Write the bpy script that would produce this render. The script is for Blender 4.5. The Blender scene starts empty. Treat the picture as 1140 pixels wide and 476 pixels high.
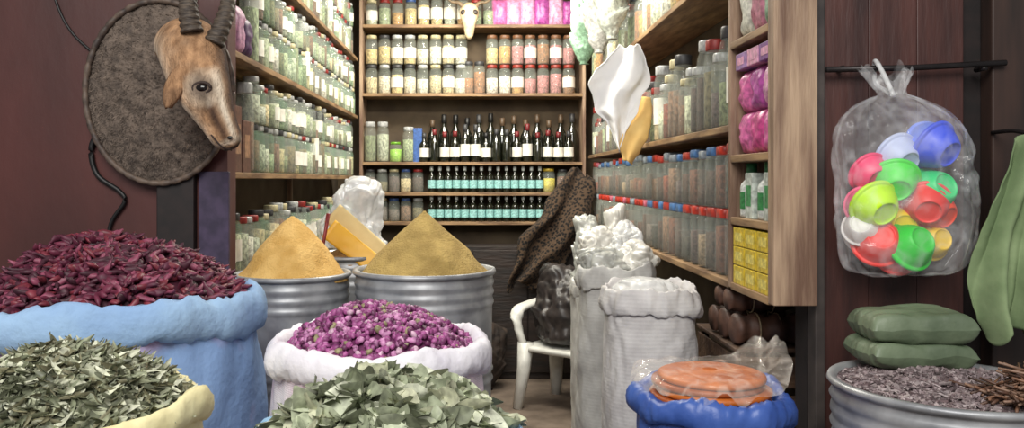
import bpy, math, random
import numpy as np
from mathutils import Vector, Matrix, noise
random.seed(7)
S = bpy.context.scene
COL = S.collection
pi = math.pi

# ------------------------------------------------------------ materials
def srgb(c):
    return tuple(((v/255)/12.92 if v/255 <= .04045 else ((v/255+.055)/1.055)**2.4) for v in c)+(1,)
MATS = {}
def mat(name, c1, c2=None, rough=.6, metal=0, scale=20, bump=0, bscale=None, alpha=1, detail=4,
        stretch=(1, 1, 1), spec=.5, kind='noise', emit=0, lo=.35, hi=.65, trans=0):
    if name in MATS: return MATS[name]
    m = bpy.data.materials.new(name); m.use_nodes = True
    nt = m.node_tree; b = nt.nodes['Principled BSDF']
    b.inputs['Roughness'].default_value = rough
    b.inputs['Metallic'].default_value = metal
    b.inputs['Specular IOR Level'].default_value = spec
    b.inputs['Alpha'].default_value = alpha
    b.inputs['Transmission Weight'].default_value = trans
    c2 = c2 or tuple(v*.82 for v in c1)
    tc = nt.nodes.new('ShaderNodeTexCoord'); mp = nt.nodes.new('ShaderNodeMapping')
    mp.inputs['Scale'].default_value = stretch
    nt.links.new(tc.outputs['Object'], mp.inputs['Vector'])
    if kind == 'noise':
        t = nt.nodes.new('ShaderNodeTexNoise'); t.inputs['Scale'].default_value = scale
        t.inputs['Detail'].default_value = detail; out = t.outputs['Fac']
    elif kind == 'voronoi':
        t = nt.nodes.new('ShaderNodeTexVoronoi'); t.inputs['Scale'].default_value = scale; out = t.outputs['Distance']
    nt.links.new(mp.outputs['Vector'], t.inputs['Vector'])
    r = nt.nodes.new('ShaderNodeValToRGB')
    r.color_ramp.elements[0].position = lo; r.color_ramp.elements[0].color = srgb(c1)
    r.color_ramp.elements[1].position = hi; r.color_ramp.elements[1].color = srgb(c2)
    nt.links.new(out, r.inputs['Fac']); nt.links.new(r.outputs['Color'], b.inputs['Base Color'])
    if emit:
        nt.links.new(r.outputs['Color'], b.inputs['Emission Color']); b.inputs['Emission Strength'].default_value = emit
    if bump:
        n = nt.nodes.new('ShaderNodeTexNoise'); n.inputs['Scale'].default_value = bscale or scale*2
        n.inputs['Detail'].default_value = 5
        nt.links.new(mp.outputs['Vector'], n.inputs['Vector'])
        bp = nt.nodes.new('ShaderNodeBump'); bp.inputs['Strength'].default_value = bump; bp.inputs['Distance'].default_value = .01
        nt.links.new(n.outputs['Fac'], bp.inputs['Height']); nt.links.new(bp.outputs['Normal'], b.inputs['Normal'])
    MATS[name] = m
    return m

def film_mat(name, c, body, edge, rough=.12, bs=14, bump=.6):
    # thin plastic: creases are slightly milky, the rest is clear (object-space wrinkle pattern)
    m = mat(name, c, tuple(v*.94 for v in c), rough=rough, spec=1, bump=bump, bscale=bs)
    nt = m.node_tree; b = nt.nodes['Principled BSDF']
    tc = nt.nodes.new('ShaderNodeTexCoord'); n = nt.nodes.new('ShaderNodeTexNoise')
    n.inputs['Scale'].default_value = bs*.6; n.inputs['Detail'].default_value = 3
    nt.links.new(tc.outputs['Object'], n.inputs['Vector'])
    m1 = nt.nodes.new('ShaderNodeMath'); m1.operation = 'MULTIPLY_ADD'; m1.inputs[1].default_value = 2; m1.inputs[2].default_value = -1
    m2 = nt.nodes.new('ShaderNodeMath'); m2.operation = 'ABSOLUTE'
    nt.links.new(n.outputs['Fac'], m1.inputs[0]); nt.links.new(m1.outputs[0], m2.inputs[0])
    mr = nt.nodes.new('ShaderNodeMapRange'); mr.inputs['From Min'].default_value = 0; mr.inputs['From Max'].default_value = .16
    mr.inputs['To Min'].default_value = edge; mr.inputs['To Max'].default_value = body
    nt.links.new(m2.outputs[0], mr.inputs['Value']); nt.links.new(mr.outputs['Result'], b.inputs['Alpha'])
    return m

def weave_mat(name, c1, c2, sc=620, st=.3):
    m = mat(name, c1, c2, rough=.5, scale=9, lo=.3, hi=.7, detail=8)
    nt = m.node_tree; b = nt.nodes['Principled BSDF']
    tc = nt.nodes.new('ShaderNodeTexCoord')
    hs = []
    for d, f in (('X', 1), ('Z', 1), ('Z', .22)):
        w = nt.nodes.new('ShaderNodeTexWave'); w.bands_direction = d; w.inputs['Scale'].default_value = sc/6*f
        w.inputs['Distortion'].default_value = .8
        nt.links.new(tc.outputs['Object'], w.inputs['Vector']); hs.append(w.outputs['Fac'])
    acc = hs[0]
    for h in hs[1:]:
        a = nt.nodes.new('ShaderNodeMath'); a.operation = 'ADD'; nt.links.new(acc, a.inputs[0]); nt.links.new(h, a.inputs[1]); acc = a.outputs[0]
    v = nt.nodes.new('ShaderNodeTexVoronoi'); v.inputs['Scale'].default_value = 9
    n = nt.nodes.new('ShaderNodeTexNoise'); n.inputs['Scale'].default_value = 6; n.inputs['Detail'].default_value = 6; n.inputs['Distortion'].default_value = 1.5
    nt.links.new(tc.outputs['Object'], n.inputs['Vector']); nt.links.new(tc.outputs['Object'], v.inputs['Vector'])
    for src, k in ((n.outputs['Fac'], 26), (v.outputs['Distance'], 9)):
        a2 = nt.nodes.new('ShaderNodeMath'); a2.operation = 'MULTIPLY_ADD'; a2.inputs[1].default_value = k
        nt.links.new(src, a2.inputs[0]); nt.links.new(acc, a2.inputs[2]); acc = a2.outputs[0]
    bp = nt.nodes.new('ShaderNodeBump'); bp.inputs['Strength'].default_value = st; bp.inputs['Distance'].default_value = .008
    nt.links.new(acc, bp.inputs['Height']); nt.links.new(bp.outputs['Normal'], b.inputs['Normal'])
    return m

def wood(name, c1, c2, stretch=(3, 3, .4), scale=6, rough=.6):
    return mat(name, c1, c2, rough=rough, scale=scale, stretch=stretch, bump=.4, bscale=20, detail=10, lo=.34, hi=.62)

# ------------------------------------------------------------ mesh helpers
def mk(name, verts, faces, mats, loc=(0, 0, 0), smooth=True, mi=None, parent=None, rot=(0, 0, 0)):
    me = bpy.data.meshes.new(name)
    me.from_pydata([tuple(map(float, v)) for v in verts], [], [tuple(map(int, f)) for f in faces])
    if not isinstance(mats, (list, tuple)): mats = [mats]
    for m in mats: me.materials.append(m)
    if mi is not None: me.polygons.foreach_set('material_index', list(mi))
    me.polygons.foreach_set('use_smooth', [smooth]*len(me.polygons))
    me.update()
    return ob(name, me, loc, parent, rot)
def ob(name, me, loc=(0, 0, 0), parent=None, rot=(0, 0, 0)):
    o = bpy.data.objects.new(name, me); o.location = loc; o.rotation_euler = rot
    COL.objects.link(o)
    if parent: o.parent = parent
    return o
def tag(o, label=None, category=None, group=None, kind=None):
    if label: o['label'] = label
    if category: o['category'] = category
    if group: o['group'] = group
    if kind: o['kind'] = kind
    return o
def thing(name, label, category, loc=(0, 0, 0), rot=(0, 0, 0), scale=(1, 1, 1), group=None):
    o = ob(name, None, loc, None, rot); o.scale = scale; o.empty_display_size = .05
    return tag(o, label, category, group)

def rev_geo(prof, seg=32, fn=None, capb=True, capt=True):
    V = []; F = []; n = len(prof)
    for r, z in prof:
        for j in range(seg):
            t = 2*pi*j/seg
            V.append(fn(t, r, z) if fn else (r*math.cos(t), r*math.sin(t), z))
    for i in range(n-1):
        for j in range(seg):
            k = (j+1) % seg
            F.append((i*seg+j, i*seg+k, (i+1)*seg+k, (i+1)*seg+j))
    if capb: F.append(tuple(range(seg))[::-1])
    if capt: F.append(tuple((n-1)*seg+j for j in range(seg)))
    return V, F
def rev(name, prof, mats, loc=(0, 0, 0), seg=32, fn=None, parent=None, capb=True, capt=True, rot=(0, 0, 0)):
    V, F = rev_geo(prof, seg, fn, capb, capt)
    return mk(name, V, F, mats, loc, True, parent=parent, rot=rot)

def box_geo(sx, sy, sz, c=(0, 0, 0)):
    V = [(c[0]+x*sx/2, c[1]+y*sy/2, c[2]+z*sz/2) for x in (-1, 1) for y in (-1, 1) for z in (-1, 1)]
    F = [(0, 1, 3, 2), (4, 6, 7, 5), (0, 4, 5, 1), (2, 3, 7, 6), (0, 2, 6, 4), (1, 5, 7, 3)]
    return V, F
def box(name, x0, x1, y0, y1, z0, z1, m, bevel=.004, parent=None, origin=None):
    c = origin or ((x0+x1)/2, (y0+y1)/2, z0)
    V, F = box_geo(x1-x0, y1-y0, z1-z0, ((x0+x1)/2-c[0], (y0+y1)/2-c[1], (z0+z1)/2-c[2]))
    o = mk(name, V, F, m, c, False, parent=parent)
    if bevel:
        b = o.modifiers.new('b', 'BEVEL'); b.width = bevel; b.segments = 2
    return o

def tube_geo(pts, radii, seg=12, up=(0, 0, 1), wob=None):
    pts = [Vector(p) for p in pts]; n = len(pts); V = []; F = []
    for i, p in enumerate(pts):
        t = (pts[min(i+1, n-1)]-pts[max(i-1, 0)]).normalized()
        u = Vector(up); s = t.cross(u)
        if s.length < 1e-3: s = t.cross(Vector((1, 0, 0)))
        s.normalize(); w = s.cross(t).normalized()
        r = radii[i]
        a, b = r if isinstance(r, (tuple, list)) else (r, r)
        for j in range(seg):
            th = 2*pi*j/seg
            k = wob(i, th) if wob else 1
            V.append(tuple(p+s*(a*math.cos(th)*k)+w*(b*math.sin(th)*k)))
    for i in range(n-1):
        for j in range(seg):
            k = (j+1) % seg
            F.append((i*seg+j, (i+1)*seg+j, (i+1)*seg+k, i*seg+k))
    F.append(tuple(range(seg))); F.append(tuple((n-1)*seg+j for j in range(seg))[::-1])
    return V, F
def tube(name, pts, radii, m, seg=12, up=(0, 0, 1), parent=None, sub=0, loc=(0, 0, 0), wob=None):
    if not isinstance(radii, list): radii = [radii]*len(pts)
    V, F = tube_geo(pts, radii, seg, up, wob)
    o = mk(name, V, F, m, loc, True, parent=parent)
    if sub:
        s = o.modifiers.new('s', 'SUBSURF'); s.levels = sub; s.render_levels = sub
    return o
def catmull(pts, n=6):
    P = [np.array(p, float) for p in pts]; P = [2*P[0]-P[1]]+P+[2*P[-1]-P[-2]]; out = []
    for i in range(1, len(P)-2):
        for k in range(n):
            t = k/n
            out.append(.5*((2*P[i])+(-P[i-1]+P[i+1])*t+(2*P[i-1]-5*P[i]+4*P[i+1]-P[i+2])*t*t+(-P[i-1]+3*P[i]-3*P[i+1]+P[i+2])*t**3))
    out.append(P[-2]); return [tuple(map(float, o)) for o in out]
def cat2(pts, n=4): return [(a, b) for a, b, _ in catmull([(a, b, 0) for a, b in pts], n)]
def lerpl(L, v):
    k = min(max(v, 0), 1)*(len(L)-1); i = min(int(k), len(L)-2); f = k-i; f = f*f*(3-2*f)*.5+f*.5; return L[i]*(1-f)+L[i+1]*f
def nz(x, y, z, s=1): return noise.noise(Vector((x*s, y*s, z*s)))
def ridge(x, y, z): return 1-2*abs(nz(x, y, z))
def vor(x, y, z): return noise.voronoi(Vector((x, y, z)))[0][0]

def pillow_geo(w, h, d, nu=18, nv=18, crum=.1, seed=0, pw=3.5):
    V = []; F = []
    for side in (1, -1):
        for i in range(nu+1):
            for j in range(nv+1):
                u = i/nu*2-1; v = j/nv*2-1
                t = ((1-abs(u)**pw)*(1-abs(v)**pw))**.55
                k = 1+crum*nz(u*2+seed, v*2, side*3.1)*2+crum*ridge(u*1.3+seed, v*2.2, side)
                edge = .03*nz(u*4, v*4, seed)
                V.append((u*w/2*(1+edge), side*d/2*t*k, v*h/2*(1+edge)))
    N = (nu+1)*(nv+1)
    for s in (0, 1):
        for i in range(nu):
            for j in range(nv):
                a = s*N+i*(nv+1)+j; q = (a, a+nv+1, a+nv+2, a+1)
                F.append(q if s else q[::-1])
    return V, F

# ------------------------------------------------------------ shared materials
M_shelf = wood('shelf wood', (166, 134, 96), (104, 78, 54), stretch=(3, .6, 3), scale=7)
M_shelfx = wood('shelf wood x', (166, 134, 96), (104, 78, 54), stretch=(.6, 3, 3), scale=7)
M_post = wood('pale post wood', (176, 150, 124), (108, 82, 66), stretch=(4, 4, .45), scale=5)
M_glass = mat('jar glass', (228, 235, 225), (212, 222, 210), rough=.06, alpha=.12, spec=.8)
M_glassg = mat('green tinted glass', (176, 200, 176), (150, 182, 158), rough=.06, alpha=.22, spec=.8)
M_film = film_mat('clear plastic film', (248, 250, 252), .08, .22, .07, 14, .8)
M_filmw = film_mat('milky plastic film', (240, 242, 242), .5, .8, .18, 12, .6)
M_dark = mat('dark glass', (18, 22, 16), (30, 30, 20), rough=.08, spec=.9)
M_white = mat('white label', (232, 230, 220), (206, 202, 190), rough=.6)
M_plw = mat('white plastic', (216, 216, 210), (200, 200, 194), rough=.35)
M_steel = mat('galvanised steel', (182, 184, 186), (132, 134, 138), rough=.45, metal=.45, scale=9, bump=.1)
M_black = mat('black rubber', (15, 14, 14), rough=.5)

def P(r, g, b, rough=.5, n=None): return mat(n or 'col %d %d %d' % (r, g, b), (r, g, b), tuple(v*.75 for v in (r, g, b)), rough=rough, scale=60)

# ------------------------------------------------------------ setting
M_maroon = mat('maroon painted wall', (88, 46, 42), (60, 33, 31), rough=.5, scale=2, stretch=(1, 1, .5), bump=.12, bscale=25, detail=6)
M_wallin = mat('dim plaster', (100, 86, 68), (72, 60, 48), rough=.9, scale=4)
M_floor = mat('worn floor', (124, 110, 98), (90, 78, 68), rough=.7, scale=5, bump=.2)
def struct(name, *a, **k):
    o = box(name, *a, **k); o['kind'] = 'structure'; return o
struct('floor', -2.8, 2.8, -1.5, 6.8, -.1, 0, M_floor, bevel=0)
struct('ceiling', -1.25, 1.25, 3.0, 6.8, 3.12, 3.2, M_wallin, bevel=0)
struct('wall_back', -1.25, 1.25, 6.62, 6.75, 0, 3.12, M_wallin, bevel=0)
struct('wall_left', -1.25, -1.14, 3.05, 6.62, 0, 3.12, M_wallin, bevel=0)
struct('wall_right', 1.16, 1.27, 2.55, 6.62, 0, 3.12, M_wallin, bevel=0)
struct('wall_front_left', -2.8, -.91, 2.95, 3.05, 0, 3.3, M_maroon, bevel=0)
struct('wall_front_right', 1.004, 2.8, 2.46, 2.55, 0, 3.3, mat('near black wall', (32, 22, 21), (20, 14, 14), rough=.8), bevel=0)
struct('trim_1', -1.155, -1.02, 2.91, 2.95, 0, 3.3, mat('dark post', (34, 24, 23), (22, 16, 16), rough=.6), bevel=.005)
struct('trim_2', -1.01, -.9, 2.93, 2.95, 0, 1.53, mat('purple board', (70, 58, 84), (48, 40, 62), rough=.6), bevel=.003)
struct('trim_3', 1.004, 1.035, 2.4, 2.46, 0, 3.3, mat('grey post', (74, 66, 62), (42, 37, 36), rough=.6, scale=8), bevel=.005)
struct('trim_4', 1.53, 1.9, 2.4, 2.46, 0, 3.3, mat('brown board', (56, 38, 31), (34, 24, 20), rough=.6, scale=6, stretch=(3, 3, .4)), bevel=.005)
d = ob('door_1', None, (1.25, 2.44, 0)); d['kind'] = 'structure'
M_door = mat('maroon door', (82, 48, 42), (48, 28, 26), rough=.5, scale=5, stretch=(3, 3, .4), bump=.3, bscale=16, detail=8)
for i, (a, b) in enumerate(((-.21, -.075), (-.0745, .0695), (.07, .21))):
    box('door_board', a, b, -.015, .015, 0.02, 3.28, M_door, bevel=.003, parent=d, origin=(0, 0, 0))

# ------------------------------------------------------------ platforms
M_pf = wood('platform wood', (96, 72, 54), (60, 43, 33), stretch=(.5, 4, 4))
def platform(x0, x1, y0, y1, lab):
    cx, cy = (x0+x1)/2, (y0+y1)/2
    pf = thing('display_platform', lab, 'platform', (cx, cy, 0))
    box('platform_top', x0-cx, x1-cx, y0-cy, y1-cy, .41, .45, M_pf, parent=pf, origin=(0, 0, 0))
    for x in (x0-cx+.08, x1-cx-.08):
        for y in (y0-cy+.08, y1-cy-.08):
            box('leg', x-.05, x+.05, y-.05, y+.05, 0, .41, M_pf, parent=pf, origin=(0, 0, 0))
platform(-1.7, .08, 1.15, 2.68, 'low dark wooden platform carrying the cloth sacks')
platform(-.90, .08, 2.70, 3.82, 'low dark wooden platform carrying the metal drums')

# ------------------------------------------------------------ shelving units
def unit(label, boards, posts, m, name='shelving_unit'):
    u = thing(name, label, 'shelf', (boards[0][0], boards[0][2], 0))
    o = u.location
    for (x0, x1, y0, y1, zt) in boards:
        b = box('shelf', x0, x1, y0, y1, zt-.025, zt, m, bevel=.003); b.parent = u; b.location = Vector(b.location)-o
    for (x0, x1, y0, y1, z0, z1) in posts:
        b = box('post', x0, x1, y0, y1, z0, z1, M_post, bevel=.003); b.parent = u; b.location = Vector(b.location)-o
    return u
BACKZ = (1.17, 1.40, 1.64, 2.18, 2.72)
unit('wooden end-wall shelves packed with jars and bottles',
     [(-.90, .83, 6.35, 6.61, z) for z in BACKZ], [(-.925, -.90, 6.35, 6.61, 0, 3.1), (.83, .855, 6.35, 6.61, 0, 3.1)], M_shelfx)
LEFTZ = (1.12, 1.53, 2.0, 2.45)
unit('wooden side shelves lined with stacked glass jars',
     [(-1.13, -.93, 3.08, 6.32, z) for z in LEFTZ], [(-1.13, -.93, 3.055, 3.078, .0, 3.1), (-1.13, -1.1, 4.8, 4.83, 0, 3.1)], M_shelf)
RIGHTZ = (1.15, 1.69, 2.27)
ru = unit('wooden wall shelves with pale end post holding spice jars',
     [(.87, 1.15, 2.8, 6.32, z) for z in RIGHTZ]+
     [(.87, .99, 2.42, 2.775, z) for z in (1.15, 1.373, 1.584, 1.97, 2.3)],
     [(.87, .999, 2.37, 2.42, 1.13, 3.05), (.87, 1.15, 2.775, 2.8, 1.13, 3.05), (.99, .999, 2.42, 2.775, 1.13, 3.05)], M_shelf)
M_backdrop = wood('dark cabinet wood', (44, 32, 26), (26, 20, 17), stretch=(.5, 3, 3))
cb = thing('dark_backdrop', 'added dark cabinet standing below the end shelves', 'backdrop', (-.035, 6.2, 0))  # dark filler added to keep the space below the end shelves dark
box('backdrop_body', -.85, .85, -.1, .13, 0, 1.0, M_backdrop, parent=cb, origin=(0, 0, 0))
for k in range(4):
    x0 = -.84+k*.42
    box('door', x0+.005, x0+.415, -.118, -.1, .05, .97, M_backdrop, parent=cb, origin=(0, 0, 0))  # door-shaped fronts on the added dark filler

# ------------------------------------------------------------ jars & bottles
CACHE = {}
def cached(key, builder, m):
    k = (key, m.name)
    if k not in CACHE:
        V, F = builder()
        me = bpy.data.meshes.new(key); me.from_pydata(V, [], F); me.materials.append(m)
        me.polygons.foreach_set('use_smooth', [len(p.vertices) == 4 for p in me.polygons]); me.update()
        CACHE[k] = me
    return CACHE[k]
def sqf(t, r, z):
    c, s = math.cos(t), math.sin(t); e = (abs(c)**4.5+abs(s)**4.5)**(-1/4.5); return (r*c*e, r*s*e, z)
g_jar = lambda: rev_geo([(.045, 0), (.051, .005), (.052, .02), (.052, .148), (.047, .166), (.038, .176), (.038, .182)], 20)
g_fill = lambda: rev_geo([(.045, .006), (.0485, .008), (.0485, .138), (.02, .142)], 16)
g_lid = lambda: rev_geo([(.041, .176), (.043, .178), (.043, .196), (.040, .2)], 20)
g_sq = lambda: rev_geo([(.044, 0), (.048, .004), (.049, .02), (.049, .150), (.044, .166), (.040, .172), (.040, .178)], 32, sqf)
g_sqfill = lambda: rev_geo([(.041, .006), (.0445, .008), (.0445, .145), (.02, .148)], 32, sqf)
g_sqlid = lambda: rev_geo([(.041, .170), (.0435, .172), (.0435, .195), (.040, .2)], 32, sqf)
g_band = lambda: rev_geo([(.0535, .045), (.0535, .115)], 20, None, False, False)
g_bot = lambda: rev_geo([(.03, 0), (.037, .004), (.0375, .02), (.0375, .17), (.034, .19), (.018, .22), (.0145, .235), (.0145, .29), (.0165, .292), (.0165, .3)], 18)
g_blab = lambda: rev_geo([(.0383, .05), (.0383, .145)], 18, None, False, False)
g_foil = lambda: rev_geo([(.0155, .25), (.0172, .252), (.0172, .303), (.012, .305)], 14)
def jar(loc, fill, lid, sx=1, sz=1, label='', group='', band=None, glass=None, name='spice_jar', fillh=None, square=False):
    t = thing(name, label, 'jar', loc, (0, 0, random.uniform(-.15, .15) if square else random.uniform(0, 6)), (sx, sx, sz), group)
    q = 'square_' if square else ''
    ob('glass_body', cached(q+'glass_body', g_sq if square else g_jar, glass or M_glass), parent=t)
    f = ob('contents', cached(q+'contents', g_sqfill if square else g_fill, fill), parent=t)
    f.scale = (1, 1, fillh or random.uniform(.6, 1.0)); f.location.z = .001
    ob('lid', cached(q+'lid', g_sqlid if square else g_lid, lid), parent=t)
    if band: ob('paper_label', cached('paper_label', g_band, band), parent=t)
    return t
def bottle(loc, glass, lab, foil, s=1, sz=None, label='', group='', name='bottle'):
    t = thing(name, label, 'bottle', loc, (0, 0, random.uniform(0, 6)), (s, s, sz or s), group)
    ob('glass_body', cached('bottle_body', g_bot, glass), parent=t)
    if lab: ob('paper_label', cached('bottle_label', g_blab, lab), parent=t)
    ob('cap', cached('bottle_cap', g_foil, foil), parent=t)
    return t
def PS(r, g, b):
    return mat('spice %d %d %d' % (r, g, b), (r, g, b), tuple(v*.6 for v in (r, g, b)), rough=.9, scale=70, bump=.5, bscale=90)
LIDS = [P(190, 192, 190, .3), P(60, 60, 62), P(150, 40, 36), P(60, 90, 150), P(200, 190, 150)]
PALE = [PS(212, 216, 184), PS(166, 180, 138), PS(226, 224, 206), PS(190, 196, 170), PS(130, 140, 100), PS(216, 198, 152), PS(120, 110, 78)]
WARM = [PS(204, 154, 80), PS(222, 196, 130), PS(158, 104, 60), PS(232, 220, 192), PS(126, 92, 68)]
RUST = [PS(118, 74, 56), PS(84, 66, 58), PS(136, 102, 78), PS(84, 56, 44), PS(116, 104, 96), PS(98, 80, 76), PS(140, 70, 48), PS(74, 68, 60), PS(156, 134, 106)]
CLIDS = [P(196, 58, 42, .4), P(80, 122, 176, .4), P(206, 110, 130, .4), P(180, 60, 50, .4), P(150, 160, 170, .4)]

def leftrow(z, y0, y1, stack, group, sz0=1.08):
    y = y0
    while y < y1:
        tall = stack == 2 and random.random() < .1
        for k in range(1 if tall else stack):
            sz = 1.9 if tall else sz0*(1 if k < stack-1 else random.uniform(.82, 1.0))
            fm = random.choice(PALE+[WARM[4]])
            jar((-.985+random.uniform(-.004, .004), y, z+k*.2*sz0+.001*k), fm, random.choice([LIDS[0], LIDS[0], LIDS[4], LIDS[1], LIDS[2]]), .8, sz,
                'clear glass jar of dried herbs on the side shelf', group, M_white if random.random() < .25 else None,
                M_glassg if random.random() < .35 else M_glass, 'glass_jar')
        y += .0885
leftrow(LEFTZ[0], 3.16, 6.25, 1, 'jars on the lowest side shelf', 1.35)
leftrow(LEFTZ[1], 3.42, 6.25, 2, 'stacked jars on the middle side shelf', 1.05)
leftrow(LEFTZ[2], 3.5, 6.25, 2, 'stacked jars on the upper side shelf', 1.03)
leftrow(LEFTZ[3], 3.16, 6.25, 2, 'stacked jars on the highest side shelf', 1.08)
y = 2.88
while y < 6.25:
    for k in (0, 1):
        fm = random.choice(RUST)
        lid = random.choices(CLIDS, [4, 1, 1, 2, 1] if k == 0 else [1, 4, 1, 1, 2])[0]
        jar((.938, y, 1.15+k*.245), fm, lid, 1.0, 1.22*(1 if k == 0 else random.uniform(.88, 1.0)),
            'square clear container of %s spice on the lower wall shelf' % ('brown' if k else 'reddish'), 'stacked spice containers on the lower wall shelf', fillh=random.uniform(.5, 1), square=True)
    y += .122
y = 2.87
while y < 6.25:
    jar((.935, y, 1.69), random.choice(RUST+PALE[:2]+PALE[4:]+WARM[2:]), random.choice(LIDS[:2]+[LIDS[4], LIDS[2]]), .90, random.uniform(1.2, 1.95),
        'tall clear jar of grey-brown spice on the middle wall shelf', 'tall jars on the middle wall shelf', M_white if random.random() < .2 else None)
    y += .099
y = 3.6
while y < 6.25:
    jar((.935, y, 2.27), random.choice(PALE+WARM), random.choice(LIDS), .94, random.uniform(1.2, 1.7),
        'clear jar of pale herbs on the high wall shelf', 'jars on the high wall shelf'); y += .106
def row(x0, x1, step, f):
    x = x0
    while x < x1: f(x); x += step
row(-.84, .12, .104, lambda x: jar((x, 6.45, 2.72), random.choice(PALE[:4]+WARM[:2]), random.choice(LIDS), .92, random.uniform(1.0, 1.3), 'pale glass jar on the top shelf', 'jars on the top end shelf', M_white if random.random() < .4 else None))
for k in (0, 1):
    row(-.84, -.12, .102, lambda x: jar((x, 6.45, 2.18+k*.235), random.choice([WARM[0], WARM[1], WARM[3], PALE[5], PALE[2]]), random.choice([LIDS[0], LIDS[4], LIDS[1]]), .95, 1.17,
        'glass jar of amber or cream goods on the end shelf', 'stacked jars on the end shelf', M_white if random.random() < .2 else None, fillh=random.uniform(.7, 1)))
    row(.12, .79, .102, lambda x: jar((x, 6.45, 2.18+k*.235), random.choice(WARM+[PS(190, 120, 120), PS(230, 220, 205)]), [P(150, 52, 40), P(122, 84, 56)][k], .95, 1.17,
        'glass jar with red-brown lid on the end shelf', 'stacked red-lidded jars on the end shelf', M_white if random.random() < .3 else None, fillh=random.uniform(.7, 1)))
for xx in (-.07, .02):
    jar((xx, 6.45, 2.18), WARM[2], LIDS[1], .9, 1.3, 'brown-filled glass jar on the end shelf', 'stacked jars on the end shelf')
row(-.42, .79, .082, lambda x: bottle((x, 6.41+random.uniform(-.008, .008), 1.64), M_dark, M_white if random.random() < .75 else None, random.choice([LIDS[1], M_black, P(120, 30, 34)]), 1.05, random.uniform(.75, 1.02), 'dark glass bottle with white label', 'dark bottles on the end shelf'))
row(-.36, .79, .094, lambda x: bottle((x, 6.52, 1.64), M_dark, None, random.choice([LIDS[1], M_black, P(90, 70, 50)]), 1.2, random.uniform(1.1, 1.4), 'tall dark glass bottle', 'tall dark bottles behind on the end shelf'))
for i, x in enumerate((-.85, -.75, -.545)):
    jar((x, 6.44, 1.64), random.choice(PALE), LIDS[0], .95, 1.6 if i < 2 else 1.4, 'glass jar of pale goods beside the dark bottles', 'jars beside the dark bottles')
jar((-.648, 6.44, 1.64), P(150, 205, 60, .4), P(120, 180, 50, .4), .95, .8, 'bright lime green jar beside the dark bottles', 'jars beside the dark bottles')
M_teal = P(158, 214, 210, .5)
for z, gr in ((1.40, 'small teal-label bottles on the upper low shelf'), (1.17, 'small teal-label bottles on the bottom shelf')):
    row(-.36, .5, .066, lambda x: bottle((x, 6.41, z), M_dark, M_teal, P(200, 205, 200), .84, .68, 'small dark bottle with pale teal label', gr))
    row(-.85, -.4, .095, lambda x: jar((x, 6.44, z), random.choice(RUST+PALE[3:]), random.choice(LIDS), .88, .92, 'small jar of dark spice on the low end shelf', 'small jars on the low end shelves'))
jar((.57, 6.44, 1.40), P(206, 190, 60), P(200, 170, 50), 1.05, .95, 'yellow jar at the end of the bottle row', 'small jars on the low end shelves')
for xx in (.68, .775): jar((xx, 6.44, 1.4), RUST[0], LIDS[1], .88, .92, 'small jar of dark spice on the low end shelf', 'small jars on the low end shelves')
for xx in (.58, .675, .77): jar((xx, 6.44, 1.17), RUST[3], LIDS[1], .88, .92, 'small jar of dark spice on the low end shelf', 'small jars on the low end shelves')

def carton(x, y, z, sx, sy, sz, m, mb, label, group, name='carton', rz=0):
    V, F = box_geo(sx, sy, sz, (0, 0, sz/2))
    o = mk(name, V, F, m, (x, y, z), False, rot=(0, 0, rz)); bv = o.modifiers.new('b', 'BEVEL'); bv.width = .003; bv.segments = 2
    tag(o, label, 'box', group)
    V, F = box_geo(sx+.002, sy*.6, sz*.45, (0, 0, sz*.5)); p = mk('printed_label', V, F, mb, (0, 0, 0), False, parent=o)
    return o
carton(-.47, 6.44, 1.64, .07, .06, .27, P(60, 100, 170), M_white, 'blue and white carton beside bottles', 'cartons beside the bottles')
def packet(x, y, z, w, h, dd, m, label, group, rz=0, tilt=0, seed=0, name='packet'):
    V, F = pillow_geo(w, h, dd, 14, 14, .15, seed)
    V = [(a, b, c+h/2) for a, b, c in V]
    o = mk(name, V, F, m, (x, y, z), True, rot=(tilt, 0, rz)); tag(o, label, 'packet', group)
    return o
PINK = [P(232, 120, 180, .35), P(214, 84, 150, .35), P(236, 170, 205, .35), P(190, 90, 170, .35)]
x = .18
while x < .8:
    packet(x, 6.44, 2.72, .12, random.uniform(.2, .27), .07, random.choice(PINK), 'pink packet on the top shelf', 'pink packets on the top end shelf', seed=x*9); x += .112
for j in range(3):
    packet(-.99, 3.15+j*.11, 2.0, .11, .24-.03*j, .09, [P(150, 90, 130), P(200, 150, 180), P(90, 60, 100)][j], 'mauve packet at the end of the side shelf', 'mauve packets on the side shelf', rz=pi/2, seed=j*3)
for j in range(2):
    carton(-.995, 3.16+j*.13, 1.53, .12, .11, .26-.05*j, P(110, 74, 60), P(170, 130, 100), 'brown carton at the end of the side shelf', 'brown cartons on the side shelf')
for k in range(3):
    for j in range(3):
        carton(.927, 2.475+j*.115, 1.15+k*.064, .105, .108, .062, P(226, 196, 40, .45), P(240, 222, 110), 'small yellow carton in the lowest compartment', 'stacked yellow cartons')
for j in range(4):
    if j % 2: bottle((.925, 2.465+j*.085, 1.373), P(225, 230, 225), P(60, 140, 80), P(50, 130, 80), 1.0, .6, 'white bottle with green label', 'green and white bottles in the compartment', 'plastic_bottle')
    else: carton(.93, 2.465+j*.085, 1.373, .09, .07, .15, P(205, 214, 205), P(70, 150, 90), 'green and white carton in the compartment', 'green cartons in the compartment')
for k in range(2):
    for j in range(3):
        packet(.93, 2.48+j*.115, 1.584+k*.14, .12, .145, .075, PINK[(k+j) % 2 if k == 0 else (j+2) % 4], 'glossy pink packet in the compartment', 'pink packets in the compartment', rz=pi/2, seed=j*3+k*7)
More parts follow.
